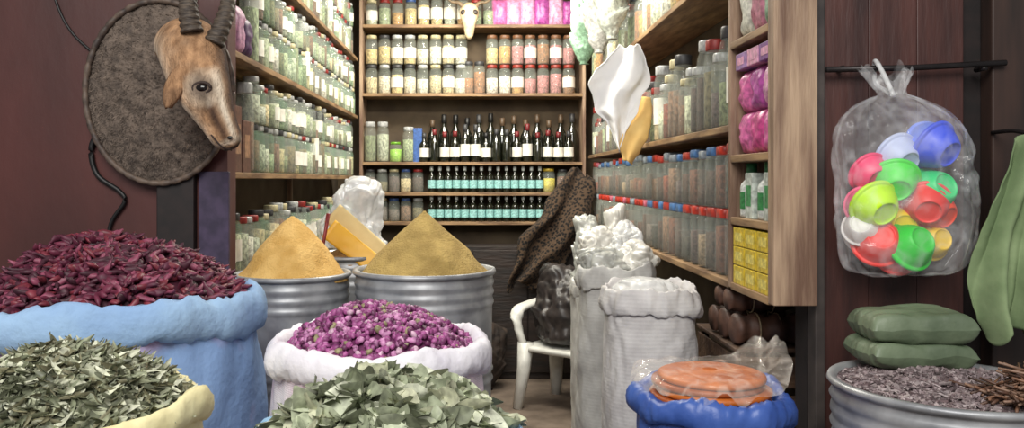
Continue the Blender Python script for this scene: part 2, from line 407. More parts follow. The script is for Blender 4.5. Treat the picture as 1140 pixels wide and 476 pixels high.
for j, c_ in enumerate((P(140, 84, 160), PINK[2], P(170, 130, 190))):
    carton(.93, 2.475+j*.112, 1.868, .1, .1, .055, c_, PINK[2], 'purple carton on the pink packets', 'cartons in the compartment')
for j in range(3):
    packet(.93, 2.48+j*.115, 1.97, .12, .22, .07, [P(150, 180, 150), P(200, 130, 150), P(225, 225, 210)][j], 'coloured packet in the upper compartment', 'packets in the upper compartment', rz=pi/2, seed=j*5)
for j in range(6):
    packet(.93, 2.88+j*.115, 2.27, .12, .2+.04*(j % 2), .08, [P(90, 170, 110), P(230, 110, 170), P(70, 150, 130), P(225, 120, 60), P(200, 220, 190), P(60, 140, 90)][j],
           'bright packet on the high wall shelf', 'packets on the high wall shelf', rz=pi/2, seed=j*4)

# ------------------------------------------------------------ sacks (display)
def fold_fn(R, seed, amp=.03):
    def fn(t, r, z):
        c, s = math.cos(t), math.sin(t)
        k = 1+amp*nz(c*2.2+seed, s*2.2, z*3)+amp*.7*nz(c*5+seed, s*5, z*5)+.02*ridge(c*3+seed, s*3, z*2)+.012*ridge(c*6+z*3, s*6+seed, z*5)
        return (r*k*c, r*k*s, z)
    return fn
def open_sack(x, y, zb, zt, R, m, mcuff, label, seed, cuff=.045, ch=.055):
    t = thing('sack', label, 'sack', (x, y, zb))
    H = zt-zb
    prof = cat2([(R*.5, 0), (R*.82, .003), (R*.93, .05), (R*1.0, H*.25), (R*1.03, H*.5), (R*1.0, H*.75), (R*.96, H-.06), (R*.955, H-.03), (R*.93, H-.01)], 4)
    rev('sack_body', prof, m, seg=120, fn=fold_fn(R, seed, .05), parent=t, capt=False)
    V = []; F = []; N = 160; K = 16
    for i in range(N):
        th = 2*pi*i/N; c, s = math.cos(th), math.sin(th)
        dr = R*.05*nz(c*2.2+seed, s*2.2, H*3)
        w = cuff*(1+.5*nz(c*3+seed, s*3, 5)); h = ch*(1+.5*nz(c*2+seed, s*2, 9)); dz = .03*nz(c*1.6, s*1.6, seed)
        for j in range(K):
            p = 2*pi*j/K
            cr = .16*nz(c*9+seed, s*9, p*1.4)+.2*ridge(c*11, s*11+seed, p*.9)
            rr = R*.985+dr+w*math.cos(p)*(1+cr); zz = H-ch*.5+dz+h*math.sin(p)*(1+cr)
            V.append((rr*c, rr*s, zz))
    for i in range(N):
        for j in range(K):
            F.append((i*K+j, ((i+1) % N)*K+j, ((i+1) % N)*K+(j+1) % K, i*K+(j+1) % K))
    mk('rolled_rim', V, F, mcuff, parent=t)
    return t
M_blue = mat('blue canvas', (154, 186, 218), (126, 158, 202), rough=.85, scale=4, bump=.6, bscale=30)
M_blue2 = mat('blue canvas stained', (126, 156, 200), (180, 150, 180), rough=.85, scale=3.2, bump=.5, bscale=30, lo=.48, hi=.66)
open_sack(-1.005, 2.27, .45, 1.165, .375, M_blue2, M_blue, 'large light blue cloth sack filled with dried red peppers', 1.3, .027, .05)
M_yel = mat('cream yellow cloth', (240, 232, 184), (224, 212, 160), rough=.85, scale=8, bump=.4, bscale=30)
open_sack(-.80, 1.58, .45, 1.055, .25, M_yel, M_yel, 'pale yellow cloth sack filled with grey-green leaves', 4.1, .018, .03)
M_wp = weave_mat('white woven with pink', (236, 230, 234), (206, 176, 192), 400, .2)
M_wc = mat('white cloth', (240, 238, 242), (220, 216, 226), rough=.8, scale=8, bump=.5, bscale=30)
open_sack(-.25, 2.1, .45, 1.08, .268, M_wp, M_wc, 'white woven sack filled with dried rosebuds', 7.7, .022, .04)
open_sack(-.162, 1.5, .45, 1.015, .235, M_wp, mat('pale blue cuff', (150, 190, 220), (120, 165, 205), rough=.7, scale=8, bump=.4), 'woven sack with pale blue rim filled with broad dried leaves', 9.4, .018, .03)
M_bb = mat('bright blue plastic', (74, 108, 184), (52, 82, 156), rough=.4, scale=6, bump=.5, bscale=18)
open_sack(.633, 2.2, 0, .915, .195, M_bb, M_bb, 'bright blue plastic-lined sack holding round orange discs', 2.2, .024, .042)

# ------------------------------------------------------------ heaps
def piece_pepper(L, w):
    n = 6; pts = []; rad = []; bend = random.uniform(-.5, .5)
    for i in range(n):
        t = i/(n-1); pts.append((L*(t-.5), bend*L*(t-.5)**2*2, .002*math.sin(t*9))); rad.append((w*(.25+1.1*math.sin(pi*min(1, t*.9+.12))**.7)*(1-.35*t)*random.uniform(.8, 1.15), w*.6))
    rad[0] = w*.2; rad[-1] = w*.12
    return tube_geo(pts, rad, 6)
def leafgen(cmax):
    def g(L, w):
        V = []; F = []; n = 5; curl = random.uniform(-1, 1)*.6; cup = random.uniform(.0, cmax); tr = random.choice((1, 1, .75))
        for i in range(n+1):
            t = i/n*tr; ww = w*math.sin(pi*min(.97, t*.94+.03))**.8
            for j in (-1, -.5, 0, .5, 1):
                V.append((L*(t-.5), ww*j*.5*random.uniform(.85, 1.1), curl*L*(t-.5)**2*1.6+cup*ww*.5*abs(j)**1.5+random.uniform(-.04, .04)*w))
        for i in range(n):
            for j in range(4):
                a = i*5+j; F.append((a, a+5, a+6, a+1))
        return V, F
    return g
def piece_bud(L, w):
    pts = [(L*(t-.5), 0, 0) for t in (0, .12, .4, .72, .9, 1)]; rad = [w*.25, w*.75, w, w*.85, w*.5, w*.15]
    ph = random.uniform(0, 6)
    return tube_geo(pts, rad, 7, wob=lambda i, th: 1+.22*math.sin(th*3+i*1.3+ph))
def piece_chip(L, w):
    V = []
    for x in (-.5, .5):
        for yy, zz in ((-.5, -.3), (.5, -.3), (.5, .3), (-.5, .3)):
            V.append((L*(x+random.uniform(-.12, .12)), w*(yy+random.uniform(-.15, .15)), w*(zz+random.uniform(-.1, .1))))
    return V, [(0, 1, 2, 3), (7, 6, 5, 4), (0, 4, 5, 1), (1, 5, 6, 2), (2, 6, 7, 3), (3, 7, 4, 0)]
def heap(name, x, y, z0, R, H, gen, cnt, L, w, mats, label, category='heap', power=2.0, smooth=True, seed=0, tiltmax=.6, base=0, lift=1, weights=None, lump=.1, roll=pi):
    V = []; F = []; MI = []
    def hz(r, th):
        q = min(1, r/R)
        return H*(1-q**power)*(1+lump*nz(math.cos(th)*q*2+seed, math.sin(th)*q*2, 1))+.012*nz(r*math.cos(th)*20+seed, r*math.sin(th)*20, 2)
    nr, ns = 16, 48
    for i in range(nr+1):
        r = R*i/nr
        for j in range(ns):
            th = 2*pi*j/ns
            V.append((r*math.cos(th), r*math.sin(th), hz(r, th)-.004))
    for i in range(nr):
        for j in range(ns):
            k = (j+1) % ns; F.append((i*ns+j, (i+1)*ns+j, (i+1)*ns+k, i*ns+k)); MI.append(base)
    for c in range(cnt):
        r = R*.985*math.sqrt(random.random()); th = random.uniform(0, 2*pi)
        pv, pf_ = gen(L*random.uniform(.65, 1.25), w*random.uniform(.7, 1.25))
        M = (Matrix.Translation((r*math.cos(th), r*math.sin(th), hz(r, th)+random.uniform(.2, 1)*w*lift)) @
             Matrix.Rotation(random.uniform(0, 2*pi), 4, 'Z') @ Matrix.Rotation(random.uniform(-tiltmax, tiltmax), 4, 'Y') @ Matrix.Rotation(random.uniform(-roll, roll), 4, 'X'))
        o = len(V); V += [tuple(M @ Vector(p)) for p in pv]; F += [tuple(a+o for a in f) for f in pf_]
        mi = random.choices(range(len(mats)), weights)[0]; MI += [mi]*len(pf_)
    o = mk(name, V, F, mats, (x, y, z0), smooth, MI)
    return tag(o, label, category, kind='stuff')
heap('dried_pepper_heap', -1.005, 2.27, 1.135, .355, .185, piece_pepper, 1800, .062, .0105,
     [P(72, 27, 44, .6), P(110, 40, 64, .55), P(148, 74, 98, .55), P(92, 32, 56, .6), P(126, 46, 60, .5)], 'heap of dark purple-red dried peppers in the blue sack', power=2.4, lift=1.6, lump=.3)
heap('dried_leaf_heap', -.80, 1.58, 1.03, .24, .13, leafgen(.7), 2400, .05, .0125,
     [P(112, 116, 94), P(184, 188, 158), P(222, 224, 198), P(148, 154, 126), P(134, 130, 102)], 'heap of narrow grey-green dried leaves in the yellow sack', power=2.3, tiltmax=.8, lift=1, lump=.2)
heap('rosebud_heap', -.25, 2.1, 1.045, .252, .118, piece_bud, 1800, .022, .008,
     [P(112, 50, 92), P(176, 92, 152), P(214, 146, 194), P(146, 66, 124), P(164, 156, 116), P(232, 190, 214)], 'heap of purple-pink dried rosebuds in the white sack', power=2.5, tiltmax=1.2, weights=[3, 5, 3, 3, 1, 1], lift=1.2, lump=.3)
heap('broad_leaf_heap', -.162, 1.5, .99, .236, .112, leafgen(.75), 640, .080, .050,
     [P(126, 132, 108), P(190, 198, 168), P(226, 230, 206), P(158, 166, 138), P(208, 210, 180)], 'heap of broad pale green dried leaves in the woven sack', power=2.6, tiltmax=.85, lift=.5, lump=.3, roll=1.1)

# ------------------------------------------------------------ metal drums & spice cones
def drum(x, y, zb, zt, R, label, ribs=3):
    t = thing('metal_drum', label, 'drum', (x, y, zb)); H = zt-zb
    prof = [(R*.93, 0), (R*.95, .004)]
    n = 80
    for i in range(1, n):
        q = i/n; z = H*q; r = R*(.95+.04*q)
        for rb in [H-.04-.036*k for k in range(ribs)]+[H*.45, H*.5]:
            r += .007*math.exp(-((z-rb)/.008)**2)
        prof.append((r, z))
    prof += [(R, H), (R-.012, H), (R-.012, H-.05)]
    rev('drum_body', prof, M_steel, seg=64, parent=t, capt=True)
    rev('rim', [(R-.014, H-.004), (R-.008, H+.008), (R+.006, H+.008), (R+.01, H-.002), (R+.004, H-.01), (R-.014, H-.004)], M_steel, seg=64, parent=t, capb=False, capt=False)
    return t
def cone(x, y, z, R, H, m, label, seed, pw=.95):
    prof = [(R, 0), (R*1.0, .006)]
    for i in range(1, 40):
        q = i/39; prof.append((max(.005, R*(1-q)**pw), .006+(H-.006)*q))
    def fn(t, r, zz):
        k = 1+.09*nz(math.cos(t)*1.5+seed, math.sin(t)*1.5, zz*12)+.03*nz(math.cos(t)*6+seed, math.sin(t)*6, zz*40)
        return (r*k*math.cos(t), r*k*math.sin(t), zz)
    o = rev('spice_heap', prof, m, (x, y, z), 100, fn)
    return tag(o, label, 'spice heap', kind='stuff')
drum(-.685, 3.0, .45, 1.15, .208, 'ribbed galvanised drum holding orange spice')
drum(-.195, 3.0, .45, 1.165, .256, 'large ribbed galvanised drum holding mustard-coloured spice')
drum(-.55, 3.56, .45, 1.17, .2, 'galvanised drum behind the spice cones')
cone(-.685, 3.0, 1.13, .2, .235, mat('orange spice', (228, 188, 116), (204, 160, 86), rough=.95, scale=14, bump=.8, bscale=130, detail=10), 'tall blunt cone of golden-tan ground spice in a metal drum', 2, .76)
cone(-.195, 3.0, 1.15, .244, .235, mat('mustard spice', (190, 162, 96), (158, 132, 74), rough=.95, scale=14, bump=.8, bscale=130, detail=10), 'tall cone of mustard-brown ground spice in a metal drum', 6, .93)
cone(-.55, 3.56, 1.14, .187, .08, mat('brown spice', (170, 130, 80), (140, 104, 60), rough=.95, scale=60, bump=.6, bscale=160), 'low mound of brown ground spice', 8)
def curved_board(name, loc, rot, w, h, m, label):
    V = []; F = []
    for i in range(17):
        for j in range(9):
            V.append((w*(i/16-.5), .018*math.sin(i/16*pi)+.003*nz(i*.4, j*.4, 0), h*(j/8-.5)*(1-.12*(i/16))))
    for i in range(16):
        for j in range(8): a = i*9+j; F.append((a, a+9, a+10, a+1))
    c_ = mk(name, V, F, m, loc, rot=rot); sm = c_.modifiers.new('s', 'SOLIDIFY'); sm.thickness = .005
    return tag(c_, label, 'scoop' if 'scoop' in name else 'cardboard')
curved_board('flat_scoop', (-.51, 3.36, 1.215), (math.radians(-12), math.radians(38), 0), .27, .09, mat('yellow plastic', (230, 178, 56), (210, 154, 42), rough=.5, scale=4), 'plain yellow plastic scoop slanting behind the spice cone')
curved_board('cardboard_sheet', (-.505, 3.42, 1.27), (math.radians(-10), math.radians(40), 0), .28, .10, mat('beige card', (220, 198, 144), (198, 172, 118), rough=.8, scale=5), 'pale yellow cardboard sheet leaning over the scoop')
st = tube('spoon_handle', [(0, 0, 0), (.01, 0, .08), (.030, 0, .20)], [.006, .006, .008], P(130, 34, 30), loc=(-.605, 3.13, 1.17)); tag(st, 'dark red wooden handle stuck in the orange spice', 'handle')

# ------------------------------------------------------------ bags
def blob_bag(name, loc, sx, sy, sz, m, label, seed, crum=.18, neck=True, rot=(0, 0, 0), category='bag', group=None, parent=None, seg=96, n=56):
    prof = []
    for i in range(n+1):
        q = i/n
        if neck:
            r = math.sin(pi*min(1, q*1.18))**.55 if q < .72 else 0
            if q >= .72:
                r0 = math.sin(pi*min(1, .72*1.18))**.55; a = (q-.72)/.28
                r = r0*(1-a*1.9) if a < .45 else .15+.35*(a-.45)
                r = max(r, .14)
            prof.append((max(r, .02) if i else .35, q))
        else:
            if q < .12: prof.append((.82+.18*math.sin(q/.12*pi/2), q*.9))
            else:
                a = (q-.12)/.88*pi/2; prof.append((max(.01, math.cos(a)**.7), .108+.892*math.sin(a)))
    def fn(t, r, z):
        c, s = math.cos(t), math.sin(t)
        x, y_, zz = r*c*sx/2, r*s*sy/2, z*sz
        f = 1/max(.12, (sx+sy)/2)
        a = x*f*2+seed; b_ = y_*f*2; g = zz*f*2
        wx, wy = nz(a, b_, g)*.8, nz(a+9, b_, g)*.8
        dx = crum*(nz(a*.9, b_*.9, g*.9)*.9+.30*abs(nz(a*1.4+wx, b_*1.4+wy, g*1.4))*2+.16*abs(nz(a*3+wx*2, b_*3+wy, g*3))*2-.3)
        k = 1+dx
        lz = 0 if z < .02 else dx*.3*sz*min(1, z*2)
        return (x*k, y_*k, zz+lz)
    V, F = rev_geo(prof, seg, fn)
    V = [(a, b_, max(c, 0)) for a, b_, c in V]
    o = mk(name, V, F, m, loc, True, rot=rot, parent=parent)
    if label: tag(o, label, category, group)
    return o
blob_bag('plastic_bag', (-.55, 3.60, 1.2), .30, .22, .31, M_filmw, 'crumpled clear plastic bag behind the spice cones', 3.3, .5, False)
# ------------------------------------------------------------ woven sacks in the aisle
M_pp = weave_mat('woven polypropylene', (226, 224, 222), (184, 180, 180))
M_pp2 = weave_mat('woven polypropylene grey', (206, 206, 202), (162, 160, 158))
def tall_sack(x, y, H, rx, ry, m, label, seed, lean=0):
    t = thing('woven_sack', label, 'sack', (x, y, 0))
    n = 90; prof = []
    for i in range(n+1):
        q = i/n
        r = .94+.06*math.sin(q*pi)
        if q < .05: r *= (.8+.2*(q/.05)**.5)
        if q > .93: r *= 1-.12*((q-.93)/.07)**2
        prof.append((r, q*H))
    def fn(th, r, z):
        c, s = math.cos(th), math.sin(th)
        e = (abs(c)**2.5+abs(s)**2.5)**(-1/2.5)
        w1 = nz(c*1.3+seed, s*1.3, z*2.5)
        k = 1+.05*nz(c*1.5+seed, s*1.5, z*4)+.08*abs(nz(c*1.6+seed+w1, s*1.6, z*5+w1))+.045*abs(nz(c*4+seed+w1*2, s*4, z*11))-.02
        return (r*e*c*rx*k*.97+lean*z, r*e*s*ry*k*.97, z)
    rev('sack_body', prof, m, seg=120, fn=fn, parent=t, capt=True)
    pr = cat2([(.90, -.05), (1.0, -.075), (1.04, -.05), (1.02, .0), (.98, .018), (.93, .012), (.88, -.02)], 3)
    def f3(th, r, z):
        c, s = math.cos(th), math.sin(th); e = (abs(c)**2.5+abs(s)**2.5)**(-1/2.5)
        k = 1+.06*nz(c*4+seed, s*4, z*14)+.08*abs(nz(c*6+seed, s*6, z*14)); return (r*e*c*rx*k*.95+lean*H, r*e*s*ry*k*.95, z+.035*nz(c*2+seed, s*2, 1)+.012*nz(c*8, s*8, seed))
    rev('rolled_rim', pr, m, (0, 0, H), 120, f3, parent=t, capb=False, capt=False)
    return t
tall_sack(.645, 3.02, 1.085, .178, .17, M_pp, 'tall off-white woven plastic sack with rolled rim', 2)
tall_sack(.59, 3.46, 1.12, .165, .15, M_pp2, 'tall pale woven sack topped with crumpled plastic', 5)
tall_sack(.66, 3.92, 1.12, .16, .16, M_pp, 'pale woven sack further down the aisle', 8)
tall_sack(.66, 4.42, .95, .15, .16, M_pp2, 'greyish woven sack at the end of the row', 12)
blob_bag('plastic_bag', (.635, 3.02, 1.07), .26, .24, .07, M_filmw, 'crumpled translucent plastic lying in the open woven sack', 1.1, .4, False)
M_cr = film_mat('crumpled white plastic', (232, 230, 222), .75, .95, .25, 12, .6)
M_crg = film_mat('crumpled grey plastic', (190, 192, 186), .65, .9, .2, 12, .6)
for (xx, yy, zz, w, h, sd, mm) in ((.53, 3.44, 1.12, .2, .10, 3.1, M_crg), (.68, 3.46, 1.12, .17, .12, 4.7, M_cr), (.575, 3.90, 1.12, .19, .15, 5.9, M_cr), (.735, 3.92, 1.12, .16, .18, 6.6, M_filmw),
                                  (.60, 4.42, .95, .19, .36, 8.2, M_crg), (.76, 4.45, .95, .16, .40, 9.9, M_cr), (.655, 3.69, 1.13, .14, .12, 11.4, M_filmw)):
    blob_bag('plastic_bag', (xx, yy, zz), w, .19, h, mm, 'crumpled whitish plastic bag piled on the woven sacks', sd, .6, False, group='crumpled bags piled on the sacks')
# ------------------------------------------------------------ discs on blue sack
M_op = mat('orange disc', (214, 120, 48), (176, 86, 30), rough=.5, scale=10, bump=.3, bscale=40, detail=8)
M_op2 = mat('brown disc', (176, 90, 38), (134, 60, 24), rough=.5, scale=10, bump=.3, bscale=40, detail=8)
b = rev('sack_filling', [(.16, 0), (.17, .03), (.15, .04), (.01, .042)], mat('brown filling', (160, 100, 60), (120, 70, 42), rough=.8, scale=30, bump=.5), (.633, 2.2, .862), 48); tag(b, 'brown contents filling the blue sack', 'spice', kind='stuff')
for i, (dx, dy, R_, m_) in enumerate(((0, 0, .160, M_op2), (.008, -.004, .152, M_op), (-.006, .004, .148, M_op2), (.004, -.002, .142, M_op))):
    b = rev('orange_disc', [(R_*.95, 0), (R_, .003), (R_*1.005, .008), (R_, .014), (R_*.95, .0168), (.01, .0172)], m_, (.633+dx, 2.2+dy, .908+i*.0176), 64,
        lambda t, r, z: (r*(1+.015*nz(math.cos(t)*2+i, math.sin(t)*2, 0))*math.cos(t), r*(1+.015*nz(math.cos(t)*2+i, math.sin(t)*2, 0))*math.sin(t), z))
    tag(b, 'flat round orange-brown disc stacked on the blue sack', 'food disc', 'orange discs on the blue sack')
def sheet(name, fn, nu, nv, m, label, cat, thick=.002, loc=(0, 0, 0), parent=None, rot=(0, 0, 0)):
    V = [fn(i/nu, j/nv) for i in range(nu+1) for j in range(nv+1)]; F = []
    for i in range(nu):
        for j in range(nv): a = i*(nv+1)+j; F.append((a, a+nv+1, a+nv+2, a+1))
    o = mk(name, V, F, m, loc, True, parent=parent, rot=rot)
    if thick: s = o.modifiers.new('s', 'SOLIDIFY'); s.thickness = thick
    if cat: tag(o, label, cat)
    return o
def wrap(u, v):
    th = u*2*pi; r = .02+.165*v+.05*max(0, v-.5)
    c, s = math.cos(th), math.sin(th)
    z = .072*(1-max(0, v-.65)**2*4.5)+.010*abs(nz(c*v*4, s*v*4, 1))+.02*nz(c*2, s*2, v*3)*v
    if v > .7: z += .035*(v-.7)*(1+4*nz(c*4, s*4, 3))
    up = (max(0, math.cos(th-.3))**3)*max(0, v-.72)*.36
    return (r*c*(1+.08*nz(c*3, s*3, v*3)), r*s*(1+.04*nz(c*5, s*5, v*4)), z+up*(1+.35*nz(c*5, s*5, v*3)))
sheet('plastic_wrap', wrap, 140, 40, film_mat('wrap film', (250, 240, 228), .13, .32, .08, 18, .8), 'clear plastic wrap draped loosely over the orange discs', 'plastic wrap', 0, (.633, 2.2, .914))
# crate and brown bundles
cr = thing('wooden_crate', 'dark wooden crate standing under the wall shelves', 'crate', (1.0, 2.95, 0))
for k in range(7): box('slat', -.13, -.118, -.24, .24, .02+k*.13, .125+k*.13, M_pf, parent=cr, origin=(0, 0, 0))
for k in range(7): box('slat', -.118, .13, -.24, -.228, .02+k*.13, .125+k*.13, M_pf, parent=cr, origin=(0, 0, 0))
for yy in (-.22, .22):
    for xx in (-.105, .12): box('post', xx-.012, xx+.012, yy-.015, yy+.015, 0, .92, M_pf, parent=cr, origin=(0, 0, 0))
box('crate_top', -.135, .135, -.245, .245, .92, .935, M_pf, parent=cr, origin=(0, 0, 0))
M_bnd = mat('brown hide', (96, 66, 52), (50, 35, 30), rough=.6, scale=12, bump=.5, bscale=24)
for i, (yy, zz, r_) in enumerate(((2.77, .935, .055), (2.885, .935, .056), (3.0, .935, .054), (2.83, 1.035, .048), (2.94, 1.037, .046))):
    pts = catmull([(-.11, 0, r_), (-.04, .004, r_), (.04, -.004, r_), (.11, 0, r_)], 8)
    o = tube('hide_roll', pts, [r_*(.86+.1*math.sin(k*.9+i)+(.0 if 0 < k < 24 else -.1)) for k in range(25)], M_bnd, 32, loc=(.985, yy, zz),
             wob=lambda k, th, i=i: 1+.06*nz(math.cos(th)*2+i, math.sin(th)*2, k*.2)+.05*abs(nz(math.cos(th)*5, math.sin(th)*5+i, k*.15)))
    tag(o, 'rolled brown hide bundle stacked on the crate under the shelf', 'bundle', 'brown bundles under the shelf')
    for f in (-.03, .04):
        tube('tie_cord', [(f, r_*.97*math.cos(a*pi/12), r_+r_*.97*math.sin(a*pi/12)) for a in range(25)], .003, P(150, 130, 100), 6, up=(1, 0, 0), parent=o)

# ------------------------------------------------------------ chair
def chair(x, y, rz):
    t = thing('plastic_chair', 'white moulded plastic armchair in the aisle', 'chair', (x, y, 0), (0, 0, rz))
    def seat(u, v):
        a = u*2-1; b_ = v*2-1; w = .24*(1-.06*(b_+1)*.5)
        return (a*w, b_*.23, .43-.018*(1-a*a)*(1-b_*b_)-.02*(abs(a)**6)-.02*max(0, -b_)**4)
    sheet('seat', seat, 16, 16, M_plw, None, None, .03, parent=t)
    for sx_ in (-1, 1):
        for sy_ in (-1, 1):
            tube('leg', [(sx_*.205, sy_*.19, .43), (sx_*.215, sy_*.2, .25), (sx_*.24, sy_*.235, 0)], [(.062, .055), (.05, .044), (.036, .032)], M_plw, 10, parent=t)
    def back(u, v):
        a = u*2-1; return (a*(.2+.02*v), .2+.1*v+.04*(1-a*a), .43+.38*v+.03*(1-a*a)*v)
    for k in range(5):
        u0 = .03+k*.19; sheet('back_slat', lambda u, v: back(u0+u*.15, .05+v*.85), 3, 10, M_plw, None, None, .01, parent=t)
    sheet('top_rail', lambda u, v: back(u, .85+v*.15), 16, 4, M_plw, None, None, .02, parent=t)
    for s in (-1, 1):
        tube('armrest', catmull([(s*.22, .29, .69), (s*.26, .15, .67), (s*.27, -.05, .66), (s*.265, -.2, .63), (s*.245, -.215, .52), (s*.22, -.2, .42)], 5), [(.046, .026)]*26, M_plw, 10, parent=t)
    return t
chair(.60, 5.35, math.radians(-38))
blob_bag('dark_bag', (.555, 5.32, .445), .42, .36, .5, mat('black plastic', (62, 56, 54), (32, 29, 30), rough=.4, bump=.5, bscale=12), 'dark crumpled bag resting on the plastic chair', 2.7, .45, False)
M_bund = mat('dark sackcloth', (54, 42, 34), (30, 24, 21), rough=.9, scale=14, bump=.6)
for i, (xx, yy, w, h) in enumerate(((.06, 5.8, .32, .62), (-.35, 5.8, .32, .75))):
    blob_bag('cloth_bundle', (xx, yy, 0), w, .28, h, M_bund, 'dark cloth bundle standing in the shadow by the cabinet', i*4.4+1, .3, True, group='dark bundles by the cabinet')

# animal hide
HP = catmull([(.76, 6.28, 1.60), (.71, 6.12, 1.46), (.64, 6.02, 1.28), (.53, 5.98, 1.08), (.42, 5.96, .90), (.30, 5.95, .76)], 8)
def hide(u, v):
    k = min(len(HP)-1, v*(len(HP)-1)); i = int(k); f = k-i; c = Vector(HP[i]).lerp(Vector(HP[min(i+1, len(HP)-1)]), f)
    w = .08+.15*math.sin(v*pi)**.6+.04*math.sin(v*13+1)*math.sin(v*pi)+.05*nz(v*7, u*2, 2)
    d_ = u*2-1
    return (c.x+d_*w*.95, c.y+.05*math.sin(d_*5+v*4)-.05+.04*nz(u*3, v*4, 0), c.z+d_*w*.12+.04*nz(u*3, v*4, 2)-.12*abs(d_)**1.5*(.6+nz(v*6, d_, 3)))
M_hide = mat('spotted hide', (12, 9, 8), (70, 54, 40), rough=1, scale=46, kind='voronoi', lo=.36, hi=.6, bump=.6)
sheet('spotted_hide', hide, 50, 90, M_hide, 'dark grey-brown spotted animal hide hanging from the end shelves', 'animal hide', .006)

# ------------------------------------------------------------ hanging cloths
def pxx(px, Y): return (px-531)*Y/900
M_hw = mat('white hanging cloth', (246, 246, 246), (230, 230, 232), rough=.9, scale=6, bump=.3, bscale=12)
CY = 4.1
Lb = [pxx(p, CY) for p in (688, 676, 662, 655, 659, 664, 678, 684, 688)]; Rb = [pxx(p, CY) for p in (714, 720, 723, 724, 718, 711, 702, 696, 691)]
def wc(u, v):
    l, r = lerpl(Lb, v), lerpl(Rb, v)
    f = .025*math.sin(u*8+1.2*v+2.5*nz(v*1.3, u, 2))+.04*nz(u*2-v, v*2.4, 5)+.02*abs(nz(u*3+v*2, v*3, 1))
    return (l+(r-l)*u-.8+.02*nz(u*2, v*5, 1), f*(.5+v*.8), -.52*v-.06*nz(u*4, 1, 2)*v+.02*nz(u*4, 7, 1)*(1-v))
cl = sheet('white_cloth', wc, 80, 70, M_hw, 'limp white cloth draped on the wall shelf edge', 'cloth', .003, (.8, CY, 2.18))
Lb2 = [pxx(p, CY) for p in (704, 700, 694, 690, 690, 693)]; Rb2 = [pxx(p, CY) for p in (726, 727, 725, 721, 713, 703)]
sheet('yellow_lining', lambda u, v: (lerpl(Lb2, v)*(1-u)+lerpl(Rb2, v)*u-.8+.008*nz(v*6, u*2, 1), .055+.02*math.sin(u*5+v*2)-.07*v, -.24-.34*v-.02*u+.02*nz(u*4, 2, 2)*v), 24, 30, mat('pale yellow cloth', (226, 192, 124), (196, 154, 86), rough=.9, scale=6), None, None, .004, parent=cl)
for i, (xx, yy, m_) in enumerate(((.76, 4.6, P(206, 212, 200)), (.77, 5.1, P(226, 226, 220)), (.74, 5.6, P(150, 190, 160)))):
    blob_bag('hanging_bag', (xx, yy, 2.3), .2, .16, .62, m_, 'pale bulging bag hanging above the wall shelf', i*2.9, .45, True, group='pale bags hanging above the shelf')
M_green = mat('sage green cloth', (138, 156, 116), (106, 126, 88), rough=1, scale=8, bump=.3)
GL = [pxx(p, 2.15) for p in (1144, 1138, 1128, 1118, 1108, 1102, 1100, 1104, 1116)]
GR = [pxx(p, 2.15) for p in (1180, 1186, 1190, 1190, 1190, 1188, 1184, 1180, 1172)]
def garment(u, v):
    l, r = lerpl(GL, v), lerpl(GR, v)
    a = u*7+v*1.2+1.6*nz(u*1.2, v*1.1, 1)
    f = .03*math.sin(a*2)*(.35+v*.9)+.015*math.sin(a*4.3+1)*v+.04*nz(u*2, v*2, 0)
    return (l+(r-l)*u-1.5+.012*nz(u*2, v*3, 3), f, -.52*v-.10*nz(u*5, 0, 3)*v+.04*u*(1-v))
sheet('green_garment', garment, 120, 80, M_green, 'sage green garment hanging in loose folds beside the doorway', 'garment', .004, (1.5, 2.2, 1.61))
hk = thing('wall_hook', 'dark metal hook holding the green garment', 'hook', (1.53, 2.39, 1.64))
tube('hook_bar', catmull([(0, .01, 0), (0, -.08, 0), (0, -.16, -.01), (0, -.19, .02)], 5), .006, mat('dark metal', (50, 46, 46), rough=.4, metal=.6), 8, parent=hk)

# ------------------------------------------------------------ rod, bag of bowls
rod = thing('hanging_rod', 'dark metal rod fixed across the maroon door', 'rod', (1.28, 2.385, 1.83))
tube('rod_bar', [(-.25, 0, -.005), (0, 0, 0), (.28, 0, .015)], .009, MATS['dark metal'], 10, parent=rod)
for xx in (-.2, .22): tube('bracket', [(xx, 0, 0), (xx, .045, 0)], .008, MATS['dark metal'], 8, parent=rod, up=(0, 0, 1))
BX, BY = 1.20, 2.27
def bagfn(t, r, z):
    c, s = math.cos(t), math.sin(t)
    w1 = nz(c*1.2, s*1.2, z*4)
    k = 1+.08*nz(c*2, s*2, z*7)+.16*abs(nz(c*2+w1, s*2, z*6+w1*2))+.08*abs(nz(c*5+w1*2, s*5, z*10))-.03
    sh = -.025*max(0, (z-.40))/.1+.01*math.sin(z*9)
    return (r*c*k+sh, r*s*k*.5, z+.012*nz(c*3, s*3, z*9)+(.05*nz(c*2, s*2, 7) if z > .52 else 0))
prof = cat2([(.06, .0), (.13, .004), (.165, .03), (.182, .10), (.186, .2), (.184, .28), (.178, .36), (.165, .42), (.13, .46), (.075, .488), (.04, .505), (.055, .54), (.075, .565)], 8)
bag = thing('plastic_bag', 'clear plastic bag of colourful plastic bowls hanging from the rod', 'bag', (BX, BY, 1.235))
rev('bag_film', prof, M_film, seg=150, fn=bagfn, parent=bag, capb=True, capt=False)
tube('bag_handle', catmull([(-.03, 0, .50), (-.035, .04, .56), (-.03, .10, .612), (-.02, .13, .60), (-.02, .12, .55), (-.025, .03, .51)], 5), .007, M_filmw, 8, parent=bag)
bowl_prof = cat2([(.006, .003), (.026, .003), (.029, .0), (.033, .001), (.040, .010), (.050, .028), (.0545, .042), (.0565, .044), (.0625, .046), (.0625, .053), (.058, .053), (.054, .048), (.045, .026), (.030, .008), (.004, .007)], 2)
